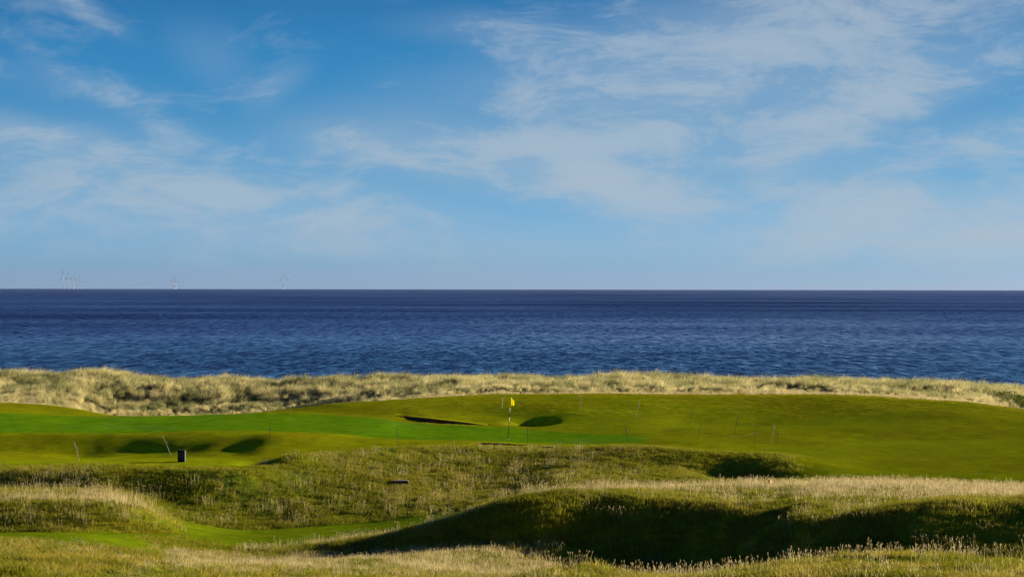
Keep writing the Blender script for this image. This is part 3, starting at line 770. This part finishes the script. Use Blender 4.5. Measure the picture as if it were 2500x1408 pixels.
STAKES = [
 (194.6, 1125, 182, 1078, 1094, P, 'leaning pale stake in the shaded hollow, farthest left of the near stakes'),
 (418, 1111.4, 397.6, 1063.5, 1081, P, 'strongly leaning pale stake in the hollow just left of the black bin'),
 (118, 998, 115.5, 966, 972, D, 'leftmost far stake, half lost against the dune grass behind the green'),
 (325, 1014, 325, 984, 993, P, 'upright stake before the dune grass where the green dips lowest'),
 (569, 1011, 566.5, 982, 988, D, 'grey far stake before the dune grass, between the dip and the mound'),
 (660.7, 1082.7, 658.4, 1027.7, 1047, D, 'dark upright stake on the little mound at the near edge of the green'),
 (972.5, 1091.7, 968, 1041.8, 1056.6, D, 'dark stake on the near bank crest below the long bunker'),
 (789.5, 992, 785, 962, 969, D, 'grey stake in the dune grass above the left shoulder of the mound'),
 (840, 985.5, 839, 972, 974, P, 'short pale stub of a stake at the foot of the dune grass'),
 (979, 985, 979.5, 969, 973, D, 'short dark stake on the crown of the mound above the long bunker'),
 (1226, 998.2, 1228.5, 954.7, 969, P, 'thick whitish stake standing just left of the yellow flag'),
 (1288.6, 1087.3, 1289, 1032, 1050, D, 'dark upright stake right of the flag pole, in front of the round hollow'),
 (1418, 1002, 1419, 953, 972.6, P, 'pale upright stake on the slope right of the yellow flag'),
 (1551.5, 1020, 1562.8, 977.8, 993.6, P, 'pale stake leaning right on the upper slope'),
 (1533.3, 1080, 1525.6, 1032, 1052.8, D, 'dark stake leaning left at the right-hand end of the green'),
 (1681.3, 1039.7, 1692.8, 993, 1006.7, D, 'thin dark stake leaning right, high on the slope'),
 (1702.3, 1073.8, 1713.8, 1032.8, 1052, D, 'dark stake leaning right near the small hummock right of the green'),
 (1792, 1063.5, 1801.6, 1017.4, 1034, D, 'faint dark stake above the left end of the slack rope'),
 (1841, 1088, 1847.4, 1034, 1056.6, D, 'dark stake holding the right end of the slack rope'),
 (1884.5, 1080, 1891.5, 1033.5, 1047, P, 'pale stake, left one of the close pair at the right'),
 (1894.5, 1088, 1901.8, 1045, 1059, D, 'dark stake, right one of the close pair at the right'),
]
rope_end = None
for q in STAKES:
    a, c = stake(*q[:5], q[5], q[6], 0.016 if q[6].startswith('thick') else 0.008)
    if 'slack rope' in q[6] and 'holding' in q[6]: rope_end = a + c
    if 'above the left end' in q[6]: rope_start = a
def build_rope():
    b = rope_end; k = b.y / FPX
    a = Vector((b.x - 60 * k, b.y + 1.0, 0)); a.z = float(zat(a.x, a.y)) + 0.30
    o = empty('rope', a)
    V, F = tube([Vector((0, 0, 0)) + (b - a) * t + Vector((0, 0, -0.05 * 4 * t * (1 - t))) for t in np.linspace(0, 1, 14)], [0.009] * 14, 6)
    bpy.data.objects.remove(o)
    o = mesh_obj('rope', [v + a for v in V], F, plain_mat('pale_rope', (0.45, 0.42, 0.16), 0.9, 0.2, 60), None, True)
    tag(o, 'pale slack rope stretched between two stakes on the right-hand slope', 'rope')
build_rope()

# ---------------------------------------------------------------- bin on the tee
def box(bm, x0, x1, y0, y1, z0, z1, bev=0.0):
    r = bmesh.ops.create_cube(bm, size=1.0)
    for v in r['verts']:
        v.co = Vector(((x0 + x1) / 2 + v.co.x * (x1 - x0), (y0 + y1) / 2 + v.co.y * (y1 - y0), (z0 + z1) / 2 + v.co.z * (z1 - z0)))
    if bev:
        es = list({e for v in r['verts'] for e in v.link_edges})
        bmesh.ops.bevel(bm, geom=es, offset=bev, segments=2, affect='EDGES')
def build_bin():
    a = ground(444, 1127); k = a.y / FPX
    w, h = 17 * k, 29 * k; dp = w * 0.95
    o = empty('litter_bin', a); tag(o, 'black box-shaped litter bin with a faint ring emblem standing on the tee', 'litter bin')
    mb = plain_mat('bin_black', (0.010, 0.011, 0.014), 0.8, 0.3, 14, spec=0.08); me = plain_mat('bin_emblem', (0.045, 0.062, 0.072), 0.5, 0.1, 20)
    ms = plain_mat('bin_lit_side_grey', (0.05, 0.048, 0.045), 0.8, 0.1, 10, spec=0.08)  # paler than the black body: sunlight on the right side, put into the colour
    bm = bmesh.new(); box(bm, -w / 2, w / 2, -dp / 2, dp / 2, -0.05, h * 0.955, 0.008); bm_obj('body', bm, mb, o)
    bm = bmesh.new(); box(bm, -w / 2 - .006, w / 2 + .006, -dp / 2 - .006, dp / 2 + .006, h * 0.957, h, 0.006); bm_obj('lid', bm, mb, o)
    bm = bmesh.new(); box(bm, w / 2 + .002, w / 2 + .010, -dp / 2 + .012, dp / 2 - .012, 0.0, h * 0.94, 0.002); bm_obj('lit_side_panel', bm, ms, o)  # added sheet that carries the painted sunlit tone of the right face
    bm = bmesh.new(); box(bm, -w / 2 + .02, w / 2 - .02, -dp / 2 - .008, -dp / 2 - .002, h * 0.06, h * 0.90, 0.002); p = bm_obj('front_panel', bm, mb, o)
    V, F = [], []; n = 28; R0, R1 = w * 0.24, w * 0.29; y = -dp / 2 - .0105
    for i in range(n):
        an = 2 * math.pi * i / n
        for rr in (R0, R1): V.append((rr * math.cos(an), y, h * 0.58 + rr * math.sin(an)))
    for i in range(n): F.append((2 * i, 2 * i + 1, 2 * ((i + 1) % n) + 1, 2 * ((i + 1) % n)))
    mesh_obj('ring_emblem', V, F, me, p)
build_bin()

# ---------------------------------------------------------------- small things in the rough
def build_marker():
    a = ground(1879, 1193); k = a.y / FPX; r = 4.8 * k
    o = empty('tee_marker', a); tag(o, 'orange ball-shaped tee marker at the far edge of the pale ridge grass', 'tee marker')
    bm = bmesh.new(); bmesh.ops.create_uvsphere(bm, u_segments=20, v_segments=14, radius=r)
    for v in bm.verts: v.co.z += 16 * k
    bm_obj('ball', bm, plain_mat('marker_orange', (0.75, 0.30, 0.035), 0.45, 0.1, 20), o, True)
    V, F = tube([(0, 0, -0.1), (0, 0, 13 * k)], [0.008, 0.012], 8); mesh_obj('spike', V, F, M_DARK, o, True)
build_marker()

def build_drain():
    a = ground(979, 1183); k = a.y / FPX; w = 34 * k; h = 8 * k
    o = empty('drain', a); tag(o, 'small dark drain opening with a pale stone sill in the grassy bank', 'drain')
    mc = plain_mat('drain_concrete', (0.27, 0.26, 0.24), 0.9, 0.3, 14); md = plain_mat('drain_frame_and_shade', (0.012, 0.010, 0.008), 0.95, 0.4, 20)
    bm = bmesh.new(); box(bm, -w / 2 + .02, w / 2 - .03, -0.06, 0.05, -0.08, h * 0.36, 0.012); bm_obj('sill', bm, mc, o)
    for s in (-1, 1):
        bm = bmesh.new(); box(bm, s * w / 2 - .035, s * w / 2 + .035, -0.03, 0.5, -0.08, h * 0.95, 0.015); bm_obj('side_stone', bm, md, o)
    bm = bmesh.new(); box(bm, -w / 2 - .02, w / 2 + .02, -0.02, 0.5, h * 0.86, h * 1.15, 0.02); bm_obj('lintel', bm, md, o)
    bm = bmesh.new(); box(bm, -w / 2 + .04, w / 2 - .04, 0.06, 0.3, -0.05, h * 0.85); bm_obj('opening', bm, md, o)  # solid near-black block paints in the shade inside the opening
build_drain()

def tuft(name, u, v, mat, label, cat, **kw):
    a = ground(u, v)
    V, F, B = blade_set(**kw)
    o = mesh_obj(name, [Vector(q) + a for q in V], F, mat)
    tag(o, label, cat)
M_DEAD = plain_mat('dead_stems', (0.13, 0.105, 0.085), 0.9, 0.4, 9, transl=0.15)
M_CLOD = plain_mat('dark_heather', (0.022, 0.018, 0.010), 0.9, 0.4, 12)
tuft('dead_stem_tuft', 655, 1138, M_DEAD, 'grey-brown tuft of dead stems in the shaded notch at the plateau end', 'tuft', n=150, radius=0.42, h0=0.15, h1=0.36, w=0.010, lean=0.2, bend=0.5, seed=301)
tuft('heather_clump', 1915, 1202, M_CLOD, 'dark low heather clump on the pale ridge right of the orange marker', 'clump', n=260, radius=0.15, h0=0.06, h1=0.18, w=0.014, lean=0.5, bend=0.6, seed=302)
tuft('heather_clump', 2050, 1189, M_CLOD, 'small dark heather clump in the pale grass at the right, second from the orange marker', 'clump', n=120, radius=0.07, h0=0.05, h1=0.13, w=0.012, lean=0.5, bend=0.6, seed=303)
tuft('thistle_tuft', 787, 1345, M_CLOD, 'small dark upright tuft on the low end of the shaded spur', 'tuft', n=90, radius=0.07, h0=0.12, h1=0.26, w=0.012, lean=0.15, bend=0.4, seed=304)

def build_shrub():
    a = ground(2478, 985); r = random.Random(5)
    o = empty('low_shrub', a); tag(o, 'low dark green shrub thicket at the right end of the dune', 'shrub')
    ml = grass_material('shrub_leaf', (0.030, 0.050, 0.008), (0.085, 0.100, 0.012), (0.10, 0.10, 0.01))
    V, F = [], []
    for _ in range(5200):
        x = r.gauss(0.6, 1.3); y = r.gauss(4, 3.0)
        top = 0.75 * math.exp(-((x - 0.6) / 1.9) ** 2) * math.exp(-((y - 4) / 4.5) ** 2) * (0.7 + 0.3 * math.sin(x * 5 + y * 2.3))
        g = float(zat(a.x + x, a.y + y)) - a.z
        z = g + top * r.random() ** 0.4
        s = r.uniform(0.05, 0.09); d1 = Vector((r.gauss(0, 1), r.gauss(0, 1), r.gauss(0, .6))).normalized() * s; d2 = Vector((r.gauss(0, 1), r.gauss(0, 1), r.gauss(0, .6))).normalized() * s * 0.6
        c = Vector((x, y, z)); b = len(V); V += [c - d1, c + d2, c + d1, c - d2]; F.append((b, b + 1, b + 2, b + 3))
    cr = mesh_obj('crown', V, F, ml, o)
    at = cr.data.attributes.new('bl', 'FLOAT', 'POINT'); at.data.foreach_set('value', np.repeat(RNG.random(len(V) // 4), 4))
    for i in range(9):
        x = r.uniform(-1.2, 2.2); y = r.uniform(1, 7); g = float(zat(a.x + x, a.y + y)) - a.z
        Vt, Ft = tube([(x, y, g - .1), (x + r.uniform(-.1, .1), y, g + .2), (x + r.uniform(-.25, .25), y, g + .45)], [.02, .014, .006], 6); mesh_obj('stem', Vt, Ft, M_CLOD, o, True)
build_shrub()

# ---------------------------------------------------------------- wind turbines out at sea
M_TURB = plain_mat('turbine_white', (0.47, 0.49, 0.52), 0.5, 0.03, 0.05)
def turbine(u, vhub, dist, rot, label, group):
    k = dist / FPX; x = (u - 1250) * k
    hub = CAM_H + (704.6 + ROLL * (u - 1250) - vhub) * k; bl = hub * 0.70
    o = empty('wind_turbine', (x, dist, 0)); tag(o, label, 'wind turbine', group)
    V, F = tube([(0, 0, -5), (0, 0, 18)], [5.0, 5.0], 12); mesh_obj('foundation', V, F, M_TURB, o, True)
    V, F = tube([(0, 0, 18), (0, 0, hub * 0.6), (0, 0, hub - 2)], [2.8, 2.3, 1.7], 12); mesh_obj('tower', V, F, M_TURB, o, True)
    bm = bmesh.new(); box(bm, -3, 3, -6, 10, hub - 2.5, hub + 4, 0.8); bm_obj('nacelle', bm, M_TURB, o)
    V, F = tube([(0, -6, hub), (0, -9, hub), (0, -10.5, hub)], [3.0, 2.6, 0.8], 12); mesh_obj('hub', V, F, M_TURB, o, True)
    for b in range(3):
        an = R(rot + 120 * b); dx, dz = math.sin(an), math.cos(an); V, F = [], []
        for s, wd in ((0.02, 1.8), (0.12, 3.2), (0.3, 2.8), (0.7, 1.6), (1.0, 0.5)):
            c = Vector((dx * bl * s, -8.0, hub + dz * bl * s)); e = Vector((dz, 0, -dx)) * wd / 2
            for (ee, yy) in ((-1, 0), (0, -0.25 * wd), (1, 0), (0, 0.25 * wd)): V.append(c + e * ee + Vector((0, yy, 0)))
        for i in range(4):
            for j in range(4): F.append((i * 4 + j, i * 4 + (j + 1) % 4, (i + 1) * 4 + (j + 1) % 4, (i + 1) * 4 + j))
        F += [(3, 2, 1, 0), (16, 17, 18, 19)]
        mesh_obj('blade', V, F, M_TURB, o)
GA = 'far row of turbines at the left'; GB = 'far turbine cluster left of centre'
turbine(155.2, 676, 19000, -8, 'tallest and leftmost wind turbine of the far row at the left', GA)
turbine(166.8, 678.2, 19400, 3, 'second wind turbine from the left in the far row', GA)
turbine(178.4, 679.3, 19800, 20, 'third and middle wind turbine of the five in the far left row', GA)
turbine(189.0, 681.2, 20200, 35, 'fourth wind turbine from the left in the far row', GA)
turbine(198.5, 684.0, 20800, 50, 'smallest and rightmost wind turbine of the far left row', GA)
turbine(423.6, 684.0, 20500, 10, 'left wind turbine of the tight cluster of three on the horizon', GB)
turbine(426.5, 686.5, 21200, 40, 'middle wind turbine of the tight cluster of three on the horizon', GB)
turbine(429.8, 686.0, 21000, -5, 'right wind turbine of the tight cluster of three on the horizon', GB)
turbine(692.4, 677.6, 19200, -6, 'single wind turbine standing alone on the horizon, rightmost of all', None)

# ---------------------------------------------------------------- sea air
def build_haze():
    bm = bmesh.new(); box(bm, -33000, 33000, -60, 27000, -4.5, 230)
    m, t, out = material('sea_haze')
    v = t.node('ShaderNodeVolumePrincipled'); v.inputs['Color'].default_value = (0.14, 0.195, 0.35, 1)
    v.inputs['Density'].default_value = HAZE; v.inputs['Anisotropy'].default_value = 0.2
    t.link(v.outputs[0], out.inputs['Volume'])
    o = bm_obj('haze', bm, m); tag(o, 'thin pale sea haze over the water', 'haze', kind='stuff')
HAZE = 1.9e-5
build_haze()
